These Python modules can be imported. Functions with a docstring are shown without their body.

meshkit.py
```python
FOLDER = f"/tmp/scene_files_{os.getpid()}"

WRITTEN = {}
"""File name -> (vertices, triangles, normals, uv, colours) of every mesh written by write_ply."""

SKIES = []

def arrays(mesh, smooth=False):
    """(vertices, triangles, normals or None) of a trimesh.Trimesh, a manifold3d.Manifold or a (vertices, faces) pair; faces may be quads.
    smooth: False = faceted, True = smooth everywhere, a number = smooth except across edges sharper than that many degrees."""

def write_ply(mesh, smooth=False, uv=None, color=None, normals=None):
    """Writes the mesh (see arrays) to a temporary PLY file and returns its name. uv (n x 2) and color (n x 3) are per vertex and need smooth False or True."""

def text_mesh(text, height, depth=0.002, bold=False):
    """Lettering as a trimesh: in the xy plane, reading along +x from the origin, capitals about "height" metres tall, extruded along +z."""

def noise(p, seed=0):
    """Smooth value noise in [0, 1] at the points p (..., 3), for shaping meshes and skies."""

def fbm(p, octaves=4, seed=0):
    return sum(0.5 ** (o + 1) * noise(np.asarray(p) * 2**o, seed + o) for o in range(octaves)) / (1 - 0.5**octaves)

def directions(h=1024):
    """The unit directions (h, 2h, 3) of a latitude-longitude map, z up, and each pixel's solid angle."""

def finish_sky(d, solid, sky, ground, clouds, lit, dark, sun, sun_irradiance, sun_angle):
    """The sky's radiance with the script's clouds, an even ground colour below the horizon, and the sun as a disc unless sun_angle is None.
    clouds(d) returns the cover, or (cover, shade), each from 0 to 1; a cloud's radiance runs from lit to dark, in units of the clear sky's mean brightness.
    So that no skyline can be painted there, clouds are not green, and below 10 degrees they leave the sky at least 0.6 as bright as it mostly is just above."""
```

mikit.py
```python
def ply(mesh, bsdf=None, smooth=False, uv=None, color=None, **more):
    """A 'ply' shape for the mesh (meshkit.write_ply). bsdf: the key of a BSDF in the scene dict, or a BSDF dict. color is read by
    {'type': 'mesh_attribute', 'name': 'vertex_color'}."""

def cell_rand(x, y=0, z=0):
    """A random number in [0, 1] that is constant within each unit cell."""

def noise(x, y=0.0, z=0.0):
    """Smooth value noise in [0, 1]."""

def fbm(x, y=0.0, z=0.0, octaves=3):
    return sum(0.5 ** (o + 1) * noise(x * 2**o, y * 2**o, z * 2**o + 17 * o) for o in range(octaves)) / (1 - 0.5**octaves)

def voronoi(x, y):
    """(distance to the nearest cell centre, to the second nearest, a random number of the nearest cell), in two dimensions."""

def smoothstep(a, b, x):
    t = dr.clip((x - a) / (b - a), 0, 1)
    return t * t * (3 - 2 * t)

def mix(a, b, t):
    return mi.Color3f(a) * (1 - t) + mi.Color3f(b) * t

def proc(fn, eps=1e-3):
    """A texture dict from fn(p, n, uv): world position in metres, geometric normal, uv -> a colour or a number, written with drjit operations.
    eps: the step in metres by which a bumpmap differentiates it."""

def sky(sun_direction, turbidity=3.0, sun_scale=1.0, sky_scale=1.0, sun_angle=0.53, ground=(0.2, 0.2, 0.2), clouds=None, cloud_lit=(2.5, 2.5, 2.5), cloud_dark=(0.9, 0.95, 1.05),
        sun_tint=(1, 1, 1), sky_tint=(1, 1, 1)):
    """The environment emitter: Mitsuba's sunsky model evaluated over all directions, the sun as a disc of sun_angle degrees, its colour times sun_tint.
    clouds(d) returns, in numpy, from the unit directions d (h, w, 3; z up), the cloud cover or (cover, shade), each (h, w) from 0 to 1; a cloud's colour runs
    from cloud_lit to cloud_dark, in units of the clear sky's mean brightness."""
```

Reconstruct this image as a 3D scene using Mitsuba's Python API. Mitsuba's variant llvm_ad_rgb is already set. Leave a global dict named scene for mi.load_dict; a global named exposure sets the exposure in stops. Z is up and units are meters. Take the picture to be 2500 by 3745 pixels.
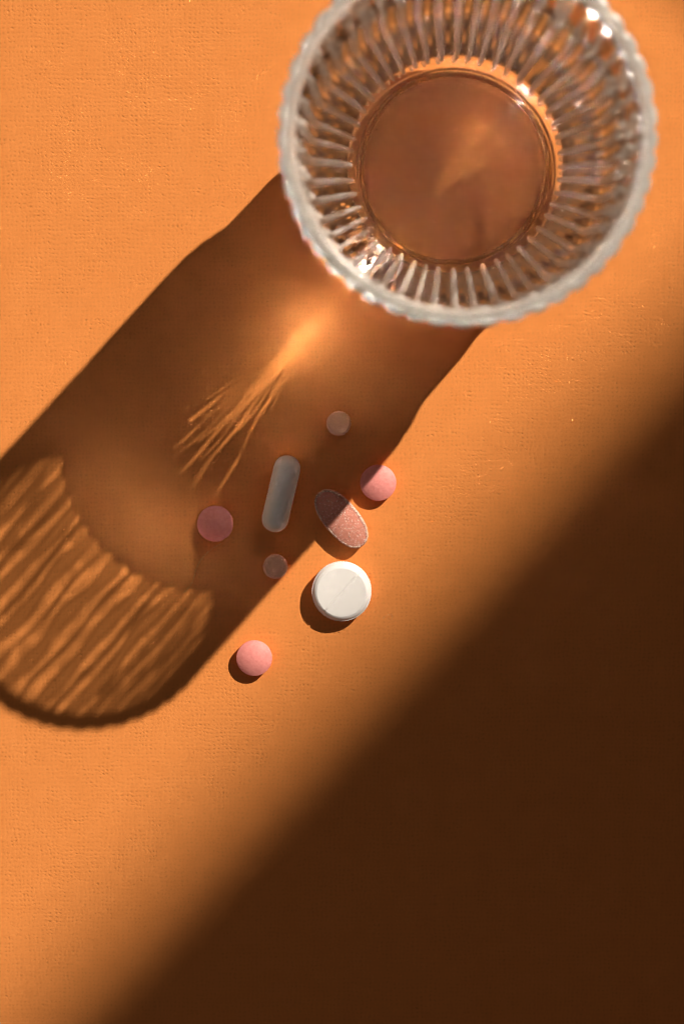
import math, random
import numpy as np, trimesh, drjit as dr, mitsuba as mi
import mikit, meshkit
from scipy.interpolate import PchipInterpolator

random.seed(7)
T = mi.ScalarTransform4f
MM = 1e-3
scene, labels = {}, {}

# ------------------------------------------------------------------ camera, sky, sun, exposure
CAM_H = 0.3824
LOOK = np.array([-0.02512, -0.10182, -0.99449])
tgt = np.array([0, 0, CAM_H]) + LOOK
scene['camera'] = {
    'type': 'thinlens', 'fov': 2 * math.degrees(math.atan(784 / 4200)), 'fov_axis': 'x',
    'to_world': T().look_at(origin=[0, 0, CAM_H], target=tgt.tolist(), up=[0, 1, 0]),
    'aperture_radius': 0.0030, 'focus_distance': CAM_H - 0.002, 'near_clip': 0.01, 'far_clip': 60.0,
}
SUN_AZ, SUN_EL = 0.835, math.radians(34.2)
SUN = (math.cos(SUN_EL) * math.cos(SUN_AZ), math.cos(SUN_EL) * math.sin(SUN_AZ), math.sin(SUN_EL))
HAZE = (3.3, 2.35, 1.65)
def haze(d):                                                   # bright white haze low round the horizon, clear and dark overhead
    el = np.degrees(np.arcsin(np.clip(d[..., 2], -1, 1)))
    t = np.clip((52 - el) / 34, 0, 1)
    return t * t * (3 - 2 * t)
scene['sky'] = mikit.sky(SUN, turbidity=3, sun_scale=0.0034, sky_scale=0.00085, sun_angle=0.6, clouds=haze, cloud_lit=HAZE,
                         sun_tint=(0.95, 1.02, 1.22), sky_tint=(1.5, 0.92, 0.55), ground=(0.2, 0.17, 0.14))
exposure = 10.2

# ------------------------------------------------------------------ materials
def bsdf(key, d):
    scene[key] = d
    return key

def rgb(r, g, b):
    return {'type': 'rgb', 'value': [r, g, b]}

def emboss(x, y):                                              # uneven dimples of felt-marked paper, about 0.93 mm apart
    wx = x + 0.8 * (mikit.noise(x * 0.45, y * 0.45, 3.1) - 0.5) + 0.36 * (mikit.noise(x * 1.4, y * 1.4, 8.2) - 0.5)
    wy = y + 0.8 * (mikit.noise(x * 0.45, y * 0.45, 7.7) - 0.5) + 0.36 * (mikit.noise(x * 1.4, y * 1.4, 1.2) - 0.5)
    k = 2 * math.pi / 0.93
    cx, cy = 0.5 + 0.5 * dr.cos(k * wx), 0.5 + 0.5 * dr.cos(k * wy)
    m = mikit.noise(x * 2.3, y * 2.3, 6.1)
    return cx * cy * (0.35 + 0.65 * cx * cy) * (0.4 + 1.2 * m) * (2.0 * mikit.noise(x * 1.05, y * 1.05, 5.5) * mikit.noise(x * 0.4, y * 0.4, 2.5) + 0.2)

def paper_height(p, n, uv):
    x, y = p.x * 1000, p.y * 1000
    fibre = mikit.noise(x * 5 + y * 2, y * 5 - x * 2, 2.0) + 0.5 * mikit.noise(x * 10, y * 10, 4.0)
    return -emboss(x, y) + 0.26 * fibre

def paper_color(p, n, uv):
    x, y = p.x * 1000, p.y * 1000
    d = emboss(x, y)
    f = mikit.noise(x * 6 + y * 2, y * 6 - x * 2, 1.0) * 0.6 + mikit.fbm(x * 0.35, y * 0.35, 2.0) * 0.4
    return mikit.mix((0.78, 0.275, 0.072), (0.89, 0.335, 0.097), f) * (1 - 0.10 * d)  # dimples also darkened in colour, so their shade outlasts the denoiser

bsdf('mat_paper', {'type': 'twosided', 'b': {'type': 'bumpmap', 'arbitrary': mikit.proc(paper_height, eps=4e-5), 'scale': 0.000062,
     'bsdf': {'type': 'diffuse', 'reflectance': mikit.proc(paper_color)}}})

ALPHA, ALPHA_OUT = 0.045, 0.035
bsdf('mat_glass_outer', {'type': 'roughdielectric', 'distribution': 'beckmann', 'alpha': ALPHA_OUT, 'int_ior': 1.5, 'ext_ior': 1.0, 'specular_reflectance': 0.8})
bsdf('mat_glass_smooth', {'type': 'dielectric', 'int_ior': 1.5, 'ext_ior': 1.0})
bsdf('mat_glass_floor', {'type': 'roughdielectric', 'distribution': 'beckmann', 'alpha': 0.028, 'int_ior': 1.5, 'ext_ior': 1.0})
bsdf('mat_glass', {'type': 'roughdielectric', 'distribution': 'beckmann', 'alpha': ALPHA, 'int_ior': 1.5, 'ext_ior': 1.0})
def pale_glass(key, alpha, w):                                       # white diffuse blended in for the window light that clear glass catches
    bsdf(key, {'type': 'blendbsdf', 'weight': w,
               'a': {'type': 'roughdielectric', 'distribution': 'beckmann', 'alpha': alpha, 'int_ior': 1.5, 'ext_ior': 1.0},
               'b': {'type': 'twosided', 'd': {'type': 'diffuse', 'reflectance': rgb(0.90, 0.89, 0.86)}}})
pale_glass('mat_rib', 0.045, 0.50)
pale_glass('mat_rim', 0.05, 0.36)
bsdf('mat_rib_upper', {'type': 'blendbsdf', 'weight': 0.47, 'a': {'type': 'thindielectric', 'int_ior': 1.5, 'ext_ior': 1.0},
     'b': {'type': 'twosided', 'd': {'type': 'diffuse', 'reflectance': rgb(0.90, 0.89, 0.86)}}})  # white diffuse again stands in for light the ribs catch
def shadow_ripple(p, n, uv):                                      # uneven glass, with clear veins painted in to cast light ripples
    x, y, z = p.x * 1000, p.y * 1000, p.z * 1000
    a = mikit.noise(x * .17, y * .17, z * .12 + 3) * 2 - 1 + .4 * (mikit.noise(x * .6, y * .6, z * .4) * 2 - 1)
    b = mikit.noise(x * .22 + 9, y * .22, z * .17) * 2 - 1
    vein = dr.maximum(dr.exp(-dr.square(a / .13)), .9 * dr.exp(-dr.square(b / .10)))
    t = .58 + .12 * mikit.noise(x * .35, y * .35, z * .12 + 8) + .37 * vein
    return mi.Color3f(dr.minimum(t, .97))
bsdf('mat_panel', {'type': 'thindielectric', 'int_ior': 1.5, 'ext_ior': 1.0, 'specular_transmittance': mikit.proc(shadow_ripple)})
bsdf('mat_light_slit', {'type': 'thindielectric', 'int_ior': 1.35, 'ext_ior': 1.0})

def pill_mat(key, c, rough=0.55, spec=0.35):
    return bsdf(key, {'type': 'twosided', 'b': {'type': 'principled', 'base_color': c, 'roughness': rough, 'specular': spec}})

def pink_color(p, n, uv):
    x, y, z = p.x * 1000, p.y * 1000, p.z * 1000
    f = mikit.noise(x * 7, y * 7, z * 7) * 0.5 + 0.5 * mikit.noise(x * 2, y * 2, z * 2)
    return mikit.mix((0.80, 0.255, 0.235), (0.92, 0.365, 0.335), f)

def tan_color(p, n, uv):
    x, y, z = p.x * 1000, p.y * 1000, p.z * 1000
    f = mikit.noise(x * 9, y * 9, z * 9) * 0.6 + 0.4 * mikit.noise(x * 3, y * 3, z * 3)
    return mikit.mix((0.82, 0.43, 0.29), (0.98, 0.60, 0.45), f)

def rust_color(p, n, uv):
    x, y, z = p.x * 1000, p.y * 1000, p.z * 1000
    f = mikit.noise(x * 8, y * 8, z * 8)
    c = mikit.mix((0.48, 0.16, 0.11), (0.76, 0.33, 0.25), f)
    d1, _, r1 = mikit.voronoi(x * 1.5, y * 1.5 + z)
    d2, _, r2 = mikit.voronoi(x * 2.7 + 7, y * 2.7 + z)
    w = mikit.smoothstep(0.22, 0.10, d1) * dr.select(r1 > 0.62, 1.0, 0.0) + mikit.smoothstep(0.26, 0.12, d2) * dr.select(r2 > 0.68, 0.8, 0.0)
    k = mikit.smoothstep(0.30, 0.12, d2) * dr.select(r2 < 0.12, 0.55, 0.0)
    c = mikit.mix(c, (0.86, 0.76, 0.68), dr.clip(w, 0, 0.9))
    return c * (1 - k)

def chalk_color(p, n, uv):
    x, y, z = p.x * 1000, p.y * 1000, p.z * 1000
    f = mikit.noise(x * 6, y * 6, z * 6)
    return mikit.mix((0.45, 0.17, 0.12), (0.85, 0.72, 0.62), mikit.smoothstep(0.42, 0.62, f))

pill_mat('mat_pink', mikit.proc(pink_color))
pill_mat('mat_tan', mikit.proc(tan_color), 0.8, 0.2)
pill_mat('mat_rust', mikit.proc(rust_color), 0.75, 0.25)
pill_mat('mat_chalk', mikit.proc(chalk_color), 0.75, 0.25)
pill_mat('mat_white', rgb(0.86, 0.87, 0.87), 0.5, 0.35)
pill_mat('mat_capsule', rgb(0.95, 0.955, 0.94), 0.30, 0.8)
bsdf('mat_fleck', {'type': 'twosided', 'b': {'type': 'diffuse', 'reflectance': rgb(0.42, 0.36, 0.31)}})
bsdf('mat_fibre', {'type': 'twosided', 'b': {'type': 'diffuse', 'reflectance': rgb(0.75, 0.42, 0.20)}})
bsdf('mat_plaster', {'type': 'twosided', 'b': {'type': 'diffuse', 'reflectance': rgb(0.12, 0.10, 0.08)}})

# ------------------------------------------------------------------ helpers
def add(key, mesh, mat, smooth=False, uv=None):
    if isinstance(mesh, tuple):
        mesh = (np.asarray(mesh[0], float) * MM, mesh[1])
    else:
        mesh = trimesh.Trimesh(np.asarray(mesh.vertices) * MM, mesh.faces, process=False)
    scene[key] = mikit.ply(mesh, mat, smooth=smooth, uv=uv)

def tag(key, label, category=None, group=None, kind=None):
    d = {'label': label}
    if category: d['category'] = category
    if group: d['group'] = group
    if kind: d['kind'] = kind
    labels[key] = d

def num(name, k):
    return name if k == 0 else f'{name}_{k:03d}'

# ------------------------------------------------------------------ setting: paper, shading wall, added shade casters
S = 600.0
pv = np.array([[-S, -S, 0], [S, -S, 0], [S, S, 0], [-S, S, 0]])
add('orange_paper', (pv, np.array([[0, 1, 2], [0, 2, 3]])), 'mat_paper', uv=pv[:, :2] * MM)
tag('orange_paper', 'textured orange paper sheet under the glass and the pills', kind='structure')

U = np.array([math.cos(SUN_AZ), math.sin(SUN_AZ), 0.0]); N = np.array([math.sin(SUN_AZ), -math.cos(SUN_AZ), 0.0])

def oriented_box(center, hu, hn, hz):
    c = np.array(center, float)
    m = trimesh.creation.box(extents=[2, 2, 2])
    v = m.vertices
    return (np.array([c + U * a * hu + N * b * hn + np.array([0, 0, z * hz]) for a, b, z in v]), m.faces)

edge = np.array([-15.5, -81.5, 0])                     # a point of the shadow's middle line on the paper
DW = 2500.0
add('wall', oriented_box(edge + U * DW + N * 2000 + [0, 0, 2000], 60, 2000, 2600), 'mat_plaster')
tag('wall', 'wall whose upright edge casts the broad soft shadow', kind='structure')
corner = np.array([60.5, 65.5, 0])
DS = 800.0
zt = DS * math.tan(SUN_EL)
add('shade_box', oriented_box(corner + U * (DS + 30) + [0, 0, zt - 500], 30, 700, 500), 'mat_plaster')  # unseen box added to shade the upper right corner
add('shade_board', oriented_box(edge + N * 155 + U * 100 + [0, 0, 85], 800, 4, 84), 'mat_plaster')  # low dark board added out of view to dim the lower right
tag('shade_board', 'added unseen board that darkens the lower right corner', kind='structure')
tag('shade_box', 'added unseen box whose edge shades the upper right corner', kind='structure')

# ------------------------------------------------------------------ the ribbed glass (millimetres about its own axis)
GLASS = np.array([12.67, 30.53, 0.25])
NR, SUB, H, ZP = 48, 20, 79.0, 52.0
G = dict(o4=24.981, o8=26.8, o14=26.408, fl=9.795, i0=22.293, d1=1.343, d2=2.853, d3=2.591, i16=20.542, i40=28.172, ao=.6, ow=.35, ai=1.0, iw=.2, punt=.298, sag=.591, zf=14.951, af=.023, o0=20.979, rd=.245)
FL = G['fl']
R_OUT = PchipInterpolator([0, .6, 1.6, 4, 8, 14, 25, 28, 31.5, 35, 52, 79], [G['o0'], G['o0'] + .5 * G['rd'], G['o0'] + G['rd'], G['o4'], G['o8'], G['o14'], 27.3 - G['ao'], 27.5 - G['ao'], 28.5 - G['ao'], 29.7 - G['ao'], 30.3 - G['ao'], 31.1 - G['ao']])
R_IN0 = PchipInterpolator([FL, FL + 1.2, FL + 3.5, FL + 8, FL + 16, 38, 52, 79], [G['i0'], G['i0'] + G['d1'], G['i0'] + G['d2'], G['i0'] + G['d3'], G['i16'], G['i40'], 28.4, 29.6])

def R_IN(z): return min(float(R_IN0(z)), float(R_OUT(z)) - 1.6)

def warp(th):                                                  # the ribs of pressed glass are not quite evenly spaced
    return th + 0.016 * np.sin(3 * th + 1.0) + 0.010 * np.sin(8 * th + 2.0) + 0.006 * np.sin(17 * th)

def lobe(th, w):
    x = (warp(th) * NR / (2 * np.pi)) % 1.0
    d = np.minimum(x, 1 - x) / w
    return np.sqrt(np.clip(1 - d ** 2, 0, 1))

RIB_TH = np.interp(np.arange(NR) * 2 * np.pi / NR, warp(np.linspace(-.2, 6.6, 20001)), np.linspace(-.2, 6.6, 20001))

N_TH = NR * SUB
TH = np.interp(np.arange(N_TH) * 2 * np.pi / N_TH, warp(np.linspace(-.2, 6.6, 40001)), np.linspace(-.2, 6.6, 40001))   # SUB columns to each rib

def surface(prof, w):
    b = lobe(TH, w)
    return np.array([np.stack([(r + a * b) * np.cos(TH), (r + a * b) * np.sin(TH), 0 * TH + z], 1) for r, z, a in prof]) + GLASS

def join(parts):
    at = np.cumsum([0] + [len(p[0]) for p in parts])
    return np.vstack([p[0] for p in parts]), np.vstack([np.asarray(p[1]) + a for p, a in zip(parts, at)])

def revolve(prof, w, flip=False):
    V = surface(prof, w)
    m, n = len(prof), N_TH
    i, j = np.meshgrid(np.arange(m - 1), np.arange(n), indexing='ij')
    k = (j + 1) % n
    F = np.stack([i * n + j, i * n + k, (i + 1) * n + k, (i + 1) * n + j], -1).reshape(-1, 4)
    F = np.vstack([F[:, [0, 1, 2]], F[:, [0, 2, 3]]])
    return V.reshape(-1, 3), F[:, ::-1] if flip else F

def amp_out(z): return max(G['af'], G['ao'] * min(1, max(0, (z - G['zf']) / 4)))
def amp_in(z): return -(G['ai'] + SPIKE * math.exp(-(z - FL) / .9)) * min(1, (z - FL) * 1.6 + .02)
SPIKE, RIB_IN, RIB_OUT = 2.2, 0.9, 0.5
b0 = G['punt']
add('drinking_glass__underside', revolve([(1e-3, b0, 0), (8, b0 * .86, 0), (14, b0 * .5, 0), (18, .02, 0), (float(R_OUT(0)), 0, amp_out(0))], G['ow']), 'mat_glass_smooth', smooth=40)
add('drinking_glass__foot', revolve([(float(R_OUT(z)), z, amp_out(z)) for z in [0, .3, .8, 1.6, 2.4, 3.2, 4, 5, 6, 7, 8]], G['ow']), 'mat_glass_outer', smooth=40)
# clear slits added in the lower wall to cast a fan of rays: (slope, first height, length in mm of light, half width)
LIGHT_SLITS = [(0, 13.0, 6, 1.3), (.03, 13.0, 12, .8), (.235, 13.5, 25, .50), (.185, 15, 22, .30), (.150, 13.5, 30, .26), (.095, 14, 31, .34), (.055, 16, 26, .30), (.015, 13.5, 33, .45), (-.030, 14.5, 28, .26),
          (-.085, 13.5, 37, .34), (-.130, 17, 20, .22), (-.235, 13.5, 31, .36), (.32, 20, 24, .20), (.42, 17, 20, .18), (.56, 18, 17, .20), (-.36, 18, 15, .18)]
# slits added in the sunward wall to lay two beams across the base: (slope, half width)
BEAMS = [(-.10, .85), (.175, .75)]
FAR = SUN_AZ + np.pi

def slit_of(V):
    """for each quad of a revolved surface the number of the added light slit it lies on, or -1"""
    P = (V[:-1] + V[1:]) / 2
    P = (P + np.roll(P, -1, axis=1)) / 2 - GLASS
    r, z = np.hypot(P[..., 0], P[..., 1]), P[..., 2]
    phi = (np.arctan2(P[..., 1], P[..., 0]) - FAR + np.pi) % (2 * np.pi) - np.pi
    u = z / math.tan(SUN_EL) + r * np.cos(phi)
    n = -r * np.sin(phi)
    out = np.full(z.shape, -1)
    for k, (c, z0, L, w) in enumerate(LIGHT_SLITS):
        s = (u - 46) / (1.15 * L)
        wob_ = .25 * np.sin(u * .35 + 2.1 * k)
        on = (np.abs(n - c * (u - 46) - wob_ * np.clip(s * 2, 0, 1)) < w * (1.5 - .75 * np.clip(s, 0, 1))) & (z > z0) & (s < 1) & (np.abs(phi) < 1.1) & (z < ZP - 1)
        out[on & (out < 0)] = k
    uf = (z - FL) / math.tan(SUN_EL) + r * np.cos(phi)
    for k, (c, w) in enumerate(BEAMS):
        out[(np.abs(n - c * uf) < w) & (uf > -20) & (uf < -.5) & (np.abs(phi) > 2.2) & (z > FL + 1.5)] = len(LIGHT_SLITS) + k
    return out

def quads(V, mask, flip=False):
    i, j = np.nonzero(mask)
    n = V.shape[1]
    k = (j + 1) % n
    F = np.stack([i * n + j, i * n + k, (i + 1) * n + k, (i + 1) * n + j], -1)
    F = np.vstack([F[:, [0, 1, 2]], F[:, [0, 2, 3]]])
    used, F = np.unique(F, return_inverse=True)
    F = F.reshape(-1, 3)
    return V.reshape(-1, 3)[used], F[:, ::-1] if flip else F

zs_o = np.linspace(8, ZP, 70)
OUT = surface([(float(R_OUT(z)), z, amp_out(z)) for z in zs_o], G['ow'])
fo = slit_of(OUT)
add('drinking_glass__outer_wall', quads(OUT, fo < 0), 'mat_glass_outer', smooth=40)
add('drinking_glass__shoulder', revolve([(float(R_OUT(ZP)), ZP, amp_out(ZP)), (float(R_IN(ZP)), ZP, 0)], G['ow']), 'mat_glass_outer', smooth=40)
zs_i = np.r_[FL, FL + .2, FL + .4, FL + .8, FL + 1.2, FL + 2, np.linspace(FL + 3, ZP, 45)]
IN = surface([(float(R_IN(z)), z, amp_in(z) if z < ZP - .1 else 0) for z in zs_i], G['iw'])
fi = slit_of(IN)
RC = int(round(G['iw'] * SUB))                                 # a rib takes RC columns to each side of its crest
col = np.arange(N_TH)
on_rib = ((col % SUB) < RC) | ((col % SUB) >= SUB - RC)
add('drinking_glass__inner_wall', quads(IN, (fi < 0) & ~on_rib[None, :], True), 'mat_glass', smooth=40)
for k in range(len(LIGHT_SLITS) + len(BEAMS)):
    add(f'drinking_glass__{num("light_slit", k)}', join([quads(OUT, fo == k), quads(IN, fi == k, True)]), 'mat_light_slit', smooth=40)
def rib_foot(i):
    mine = on_rib & (((col + RC) // SUB) % NR == i)
    return quads(IN, (fi < 0) & mine[None, :], True)
add('drinking_glass__floor', revolve([(max(r, 1e-3), FL - G['sag'] * (1 - (r / G['i0']) ** 2) + .07 * math.exp(-((r - 18.6) / .5) ** 2), 0) for r in np.linspace(0, G['i0'], 90)], G['iw'], True), 'mat_glass_floor', smooth=40)

def floor_z(r): return FL - G['sag'] * (1 - (r / G['i0']) ** 2)
rl = random.Random(21)
bits = []
for q in range(36):                                            # dried flecks and lint on the floor of the glass
    r, a = 20.5 * math.sqrt(rl.random()), rl.uniform(0, 2 * np.pi)
    if q < 22: r = rl.uniform(16.5, 21.0)
    c = np.array([r * math.cos(a), r * math.sin(a), floor_z(r) + .12])
    t, L = rl.uniform(0, np.pi), rl.uniform(.5, 1.9)
    if q < 27:
        m = trimesh.creation.icosphere(subdivisions=1, radius=1.0)
        v = m.vertices * [rl.uniform(.08, .30), rl.uniform(.06, .20), .03]
    else:
        x = np.linspace(-.5, .5, 7); k = rl.uniform(-.5, .5)
        m = trimesh.creation.icosphere(subdivisions=1, radius=1.0)
        v = m.vertices * [L / 2, .03, .03]; v[:, 1] += k * v[:, 0] ** 2
    v = v @ np.array([[math.cos(t), math.sin(t), 0], [-math.sin(t), math.cos(t), 0], [0, 0, 1]]) + c + GLASS
    bits.append((v, m.faces))
add('drinking_glass__flecks', join(bits), 'mat_fleck', smooth=True)
labels['drinking_glass__flecks'] = {'label': 'pale dried flecks and lint on the floor of the glass', 'kind': 'stuff'}

def rod(th0, z0, z1, w0, wobble, sides=20, seg=16):
    a = np.arange(sides) * 2 * np.pi / sides
    ex = 2 / 2.6
    ct, st = np.sign(np.cos(a)) * np.abs(np.cos(a)) ** ex, np.sign(np.sin(a)) * np.abs(np.sin(a)) ** ex
    V = []
    for z in np.linspace(z0, z1, seg + 1):
        ph, am, fr = wobble
        th = th0 + am * math.sin(ph + fr * (z - z0)) / 29.0
        w = w0 * (1 + .28 * math.sin(2 * ph + 1.7 * fr * (z - z0)))
        er, et = np.array([math.cos(th), math.sin(th), 0]), np.array([-math.sin(th), math.cos(th), 0])
        ri, ro = float(R_IN(z)) - RIB_IN, float(R_OUT(z)) + RIB_OUT
        V.append((ri + ro) / 2 * er + ct[:, None] * (ro - ri) / 2 * er + st[:, None] * w * et + np.array([0, 0, z]))
    V = np.array(V).reshape(-1, 3)
    i, j = np.meshgrid(np.arange(seg), np.arange(sides), indexing='ij'); k = (j + 1) % sides
    F = np.stack([i * sides + j, i * sides + k, (i + 1) * sides + k, (i + 1) * sides + j], -1).reshape(-1, 4)
    F = np.vstack([F[:, [0, 1, 2]], F[:, [0, 2, 3]]])
    c0, c1 = len(V), len(V) + 1
    V = np.vstack([V, V[:sides].mean(0), V[-sides:].mean(0)])
    j = np.arange(sides); k = (j + 1) % sides
    F = np.vstack([F, np.stack([k, j, j * 0 + c0], 1), np.stack([seg * sides + j, seg * sides + k, j * 0 + c1], 1)])
    return V + GLASS, F

def rib_edge(th0, rib, z, z0, side):
    w0, (ph, am, fr) = rib
    return th0 + (am * math.sin(ph + fr * (z - z0)) + side * (w0 * (1 + .28 * math.sin(2 * ph + 1.7 * fr * (z - z0))) + .06)) / 29.0

def panel(tha, thb, ra, rb, z0, z1, seg=16, cols=4):
    V = []
    zz = np.linspace(z0, z1, seg + 1)
    for side in (0, 1):
        for z in zz:
            r = float(R_OUT(z)) if side else float(R_IN(z))
            V += [[r * math.cos(t), r * math.sin(t), z] for t in np.linspace(rib_edge(tha, ra, z, z0, 1), rib_edge(thb, rb, z, z0, -1), cols + 1)]
    n1, c = (seg + 1) * (cols + 1), cols + 1
    F = []
    for i in range(seg):
        for j in range(cols):
            q = [i * c + j, i * c + j + 1, (i + 1) * c + j + 1, (i + 1) * c + j]
            F += [[q[0] + n1, q[1] + n1, q[2] + n1], [q[0] + n1, q[2] + n1, q[3] + n1], [q[2], q[1], q[0]], [q[3], q[2], q[0]]]
    loop = [j for j in range(cols)] + [i * c + cols for i in range(seg)] + [seg * c + j for j in range(cols, 0, -1)] + [i * c for i in range(seg, 0, -1)]
    for a, b in zip(loop, loop[1:] + loop[:1]):
        F += [[a, b, b + n1], [a, b + n1, a + n1]]
    return np.array(V) + GLASS, np.array(F)

ZR = 77.4
rr_ = random.Random(3)
half = [(0.95 if i % 2 else 0.30) * rr_.uniform(.7, 1.4) for i in range(NR)]
wob = [(rr_.uniform(0, 6.3), rr_.uniform(.20, .75), rr_.uniform(.18, .50)) for _ in range(NR)]
for i in range(NR):
    th, nx = RIB_TH[i], RIB_TH[(i + 1) % NR] + (2 * np.pi if i == NR - 1 else 0)
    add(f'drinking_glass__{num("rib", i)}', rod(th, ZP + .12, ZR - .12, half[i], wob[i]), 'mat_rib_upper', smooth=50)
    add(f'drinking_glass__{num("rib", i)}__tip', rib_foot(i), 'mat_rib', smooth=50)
    k = (i + 1) % NR
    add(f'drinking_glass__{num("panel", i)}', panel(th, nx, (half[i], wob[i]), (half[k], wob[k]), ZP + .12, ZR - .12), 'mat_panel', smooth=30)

def rim_profile():
    ri, ro = float(R_IN(ZR)) - RIB_IN, float(R_OUT(ZR)) + .1
    m, hw = (ri + ro) / 2, (ro - ri) / 2
    a = np.linspace(-np.pi, np.pi, 29)
    return [(m + hw * np.sign(np.cos(t)) * abs(np.cos(t)) ** .8, ZR + .95 + .95 * np.sign(np.sin(t)) * abs(np.sin(t)) ** .8, .5 * max(0, math.cos(t))) for t in a]
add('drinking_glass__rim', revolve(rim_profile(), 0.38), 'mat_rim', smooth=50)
tag('drinking_glass', 'clear ribbed drinking glass standing empty on the orange paper', 'glass')

# ------------------------------------------------------------------ pills
def lathe(center, prof, n=128, disp=None):
    """closed profile from the bottom axis to the top axis, optional height change disp(x, y, r, z)"""
    th = np.arange(n) * 2 * np.pi / n
    V = np.array([np.stack([r * np.cos(th), r * np.sin(th), 0 * th + z], 1) for r, z in prof]).reshape(-1, 3)
    m = len(prof)
    if disp is not None:
        V = disp(V)
    i, j = np.meshgrid(np.arange(m - 1), np.arange(n), indexing='ij'); k = (j + 1) % n
    F = np.stack([i * n + j, i * n + k, (i + 1) * n + k, (i + 1) * n + j], -1).reshape(-1, 4)
    F = np.vstack([F[:, [0, 1, 2]], F[:, [0, 2, 3]]])
    return V + np.array([center[0], center[1], 0.02]), F

def arc(r0, z0, r1, z1, bulge, n=10):
    t = np.linspace(0, 1, n)
    nx, nz = z1 - z0, -(r1 - r0)
    return [(r0 + (r1 - r0) * s + nx * bulge * 4 * s * (1 - s), z0 + (z1 - z0) * s + nz * bulge * 4 * s * (1 - s)) for s in t]

def grain(V, amp, f, seed):
    d = meshkit.fbm(V * f + 31.7 * seed, 3, seed) - 0.5
    out = V.copy()
    r = np.linalg.norm(V[:, :2], axis=1)
    out[:, 2] += np.where(V[:, 2] > 0.5, d * amp, 0)
    return out

def round_profile(R, band0, band1, top, flat=0.0):
    """biconvex tablet: bottom dome, band, top dome"""
    h = top - band1
    a = np.linspace(0, 1, 26)
    Rs = (R * R + h * h) / (2 * h)
    dome = [(R * s, band1 + math.sqrt(max(Rs * Rs - (R * s) ** 2, 0)) - (Rs - h)) for s in a]
    dome = [(max(r, 1e-4), z) for r, z in dome]
    bott = [(r, band0 - (z - band1) * band0 / h) for r, z in dome]
    rnd = [(R + .03, band0 + .12), (R + .06, (band0 + band1) / 2), (R + .03, band1 - .12)]
    return bott + rnd + dome[::-1]

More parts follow.
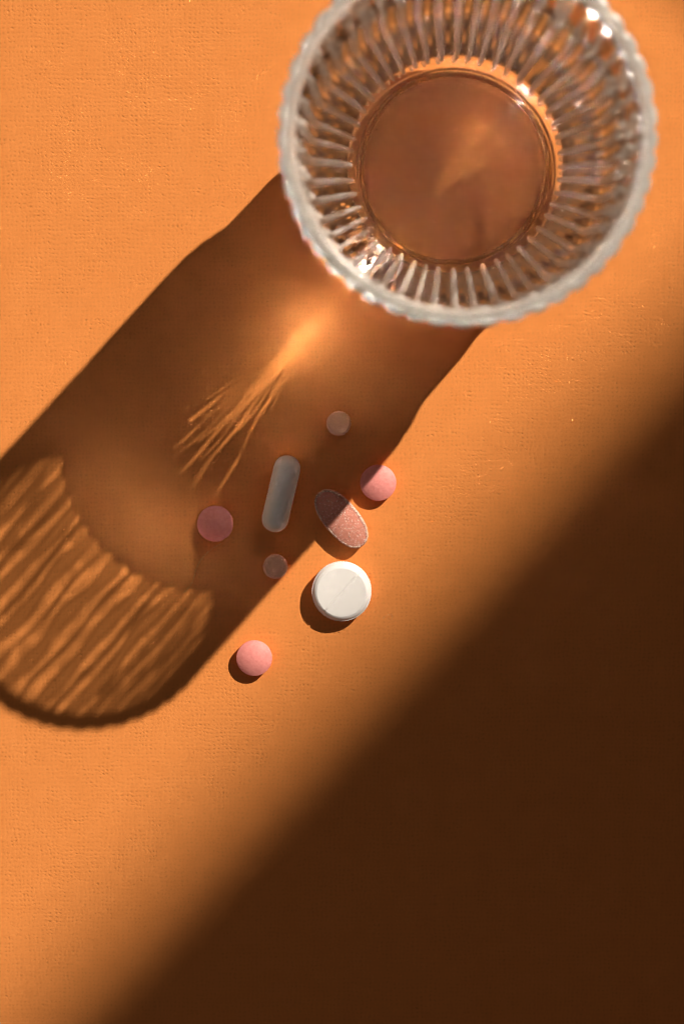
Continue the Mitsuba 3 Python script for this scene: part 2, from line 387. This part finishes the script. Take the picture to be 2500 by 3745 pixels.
pinks = [((-2.06, -32.83), 'pink round pill half in sunlight, uppermost of the three'),
         ((-36.21, -41.52), 'pink round pill lying fully in the shadow of the glass'),
         ((-28.13, -70.06), 'bright pink round pill in full sun below the large white tablet')]
for i, (c, lab) in enumerate(pinks):
    k = num('pink_pill', i)
    add(k, lathe(c, round_profile(3.72, 0.9, 2.05, 3.15), 160, lambda V, i=i: grain(V, 0.06, 3.5, 3 + i)), 'mat_pink', smooth=35)
    tag(k, lab, 'pill', 'pink round pills')

def flat_profile(R, zt, bevel, drop):
    p = [(1e-4, 0.05)] + [(R * s, 0.05) for s in (.5, .8)] + [(R - bevel * .6, .08), (R - .05, drop)]
    p += [(R, drop + .15), (R, zt - drop - .1), (R - .04, zt - drop)]
    p += arc(R - .06, zt - drop + .03, R - bevel, zt, -.06, 8)
    p += [(R - bevel - .05, zt + .01)] + [((R - bevel) * s, zt + .01) for s in np.linspace(.94, .02, 22)] + [(1e-4, zt + .01)]
    return p

def crusty(V, amp, seed):
    r = np.linalg.norm(V[:, :2], axis=1)
    ring = np.exp(-((r - 1.55) / .45) ** 2)
    d = meshkit.fbm(V * 4.5 + 11 * seed, 4, seed) - 0.5
    out = V.copy()
    out[:, 2] += np.where(V[:, 2] > 1.5, d * (amp * (.35 + ring)) * (r < 2.25) - .12 * ring * amp, 0)
    return out
tans = [((-10.29, -20.45), 'small tan tablet with sloping rim, nearest of the two to the glass', .12, 'small tan tablets'),
        ((-23.61, -50.61), 'small tan tablet with crumbly rough face, below the capsule', .55, 'small tan tablets')]
for i, (c, lab, a, g) in enumerate(tans):
    k = num('tan_tablet', i)
    add(k, lathe(c, flat_profile(2.56, 2.1, .42, .34), 128, lambda V, a=a, i=i: crusty(V, a, 5 + i)), 'mat_tan', smooth=35)
    tag(k, lab, 'pill', g)

def scored(V):
    a = math.radians(48.5)
    d = -V[:, 0] * math.sin(a) + V[:, 1] * math.cos(a)
    along = V[:, 0] * math.cos(a) + V[:, 1] * math.sin(a)
    r = np.linalg.norm(V[:, :2], axis=1)
    out = V.copy()
    g = .5 + .5 * np.cos(np.pi * np.clip(np.abs(d) / .34, 0, 1))
    depth = .13 + .34 * np.clip((np.abs(along) - 4.6) / 1.2, 0, 1)
    out[:, 2] -= np.where(V[:, 2] > 2.6, g * depth, 0)
    return out
def white_profile():
    R, zt = 6.25, 3.7
    p = [(1e-4, .05), (3, .05), (4.8, .07), (5.5, .3), (6.1, .8), (R, .95), (R, 2.6), (R - .05, 2.75), (R - .18, 2.78)]
    p += arc(R - .2, 2.8, R - 1.05, zt - .05, .10, 14)
    rr = np.linspace(R - 1.12, 0, 90)
    p += [(max(r, 1e-4), zt + .04 * (1 - (r / 5.2) ** 2)) for r in rr]
    return p
add('white_tablet', lathe((-9.68, -55.7), white_profile(), 512, scored), 'mat_white', smooth=25)
tag('white_tablet', 'large white round tablet with a score line across its face', 'pill')

# capsule lying on its side
def capsule(a, b, r, n=72, rings=26):
    a, b = np.array([*a, r + .02]), np.array([*b, r + .02])
    L = np.linalg.norm(b - a); d = (b - a) / L
    s = np.cross([0, 0, 1], d); up = np.array([0, 0, 1])
    prof = []
    for t in np.linspace(0, np.pi / 2, rings):
        prof.append((r * math.sin(t) ** .92 if t > 0 else 1e-4, -r * 1.02 * math.cos(t)))
    for t in np.linspace(0.05, .95, 10): prof.append((r, L * t))
    for t in np.linspace(np.pi / 2, 0, rings):
        prof.append((r * math.sin(t) ** .92 if t > 0 else 1e-4, L + r * 1.02 * math.cos(t)))
    th = np.arange(n) * 2 * np.pi / n
    V = np.array([a + d * z + np.outer(np.cos(th), s) * rr + np.outer(np.sin(th), up) * rr for rr, z in prof]).reshape(-1, 3)
    m = len(prof)
    i, j = np.meshgrid(np.arange(m - 1), np.arange(n), indexing='ij'); k = (j + 1) % n
    F = np.stack([i * n + j, i * n + k, (i + 1) * n + k, (i + 1) * n + j], -1).reshape(-1, 4)
    return V, np.vstack([F[:, [0, 1, 2]], F[:, [0, 2, 3]]])[:, ::-1]
add('capsule', capsule((-21.05, -29.9), (-23.5, -40.25), 2.8), 'mat_capsule', smooth=True)
tag('capsule', 'smooth white capsule lying on its side in the middle of the pills', 'pill')

# oval speckled tablet: a band with a chalky edge, and a slightly domed face
def oval(center, ang, A, B, rows):
    n = 180
    t = np.arange(n) * 2 * np.pi / n
    e = 2 / 2.3
    ux, uy = np.sign(np.cos(t)) * np.abs(np.cos(t)) ** e, np.sign(np.sin(t)) * np.abs(np.sin(t)) ** e
    V = []
    for inset, z in rows:
        x, y = ux * max(A - inset, 1e-3), uy * max(B - inset * (1 if inset < 1 else B / A), 1e-3)
        V.append(np.stack([x * math.cos(ang) - y * math.sin(ang), x * math.sin(ang) + y * math.cos(ang), 0 * x + z], 1))
    V = np.array(V).reshape(-1, 3)
    m = len(rows)
    i, j = np.meshgrid(np.arange(m - 1), np.arange(n), indexing='ij'); k = (j + 1) % n
    F = np.stack([i * n + j, i * n + k, (i + 1) * n + k, (i + 1) * n + j], -1).reshape(-1, 4)
    return V, np.vstack([F[:, [0, 1, 2]], F[:, [0, 2, 3]]])
OC, OA, OL, OB = np.array([-9.75, -40.35, 0.02]), math.radians(-50.0), 7.2, 3.6
v, f = oval(OC, OA, OL, OB, [(OL, .3), (2.0, .3), (.8, .5), (.1, 1.1), (0, 1.3), (0, 2.5), (.10, 2.75), (.26, 2.86), (.40, 2.84), (.46, 2.78)])
d = meshkit.fbm(v * 3.0, 3, 9) - .5
v[:, 2] += np.where(v[:, 2] > 2.6, d * .22, 0)
add('oval_tablet__coating', (v + OC, f), 'mat_chalk', smooth=35)
labels['oval_tablet__coating'] = {'label': 'chipped pale coating round the edge of the oval tablet'}
v, f = oval(OC, OA, OL, OB, [(.42, 2.70)] + [(OL * s, 2.80 + .75 * (1 - (1 - s) ** 2)) for s in np.linspace(.075, .999, 30)])
d = meshkit.fbm(v * 4.0, 3, 12) - .5
v[:, 2] += d * .10
add('oval_tablet__face', (v + OC, f), 'mat_rust', smooth=35)
tag('oval_tablet', 'rust red oval tablet with pale flecks, half in sunlight', 'pill')

# stray fibres on the paper
def fibre(key, pts, r, label):
    p = np.array(pts, float)
    t = np.linspace(0, 1, len(p)); q = np.linspace(0, 1, 40)
    c = np.stack([PchipInterpolator(t, p[:, k])(q) for k in range(2)], 1)
    c = np.c_[c, r + .03 + 0.12 * np.sin(q * 9) ** 2]
    m = trimesh.creation.sweep_polygon(trimesh.path.polygons.Polygon([(r * math.cos(a), r * math.sin(a)) for a in np.arange(6) * math.pi / 3]), c, engine='earcut')
    add(key, m, 'mat_fibre', smooth=True)
    tag(key, label, 'fibre')
fibre('stray_fibre', [(-35.0, -45.8), (-38.4, -48.2), (-40.3, -51.0), (-41.2, -54.0), (-43.2, -56.5)], .035, 'thin curved fibre below the pink pill that lies in the shadow')
fibre('stray_fibre_001', [(-1.2, -61.8), (0.4, -60.8), (1.0, -61.2), (0.6, -62.2)], .03, 'tiny curled fibre right of the large white tablet')
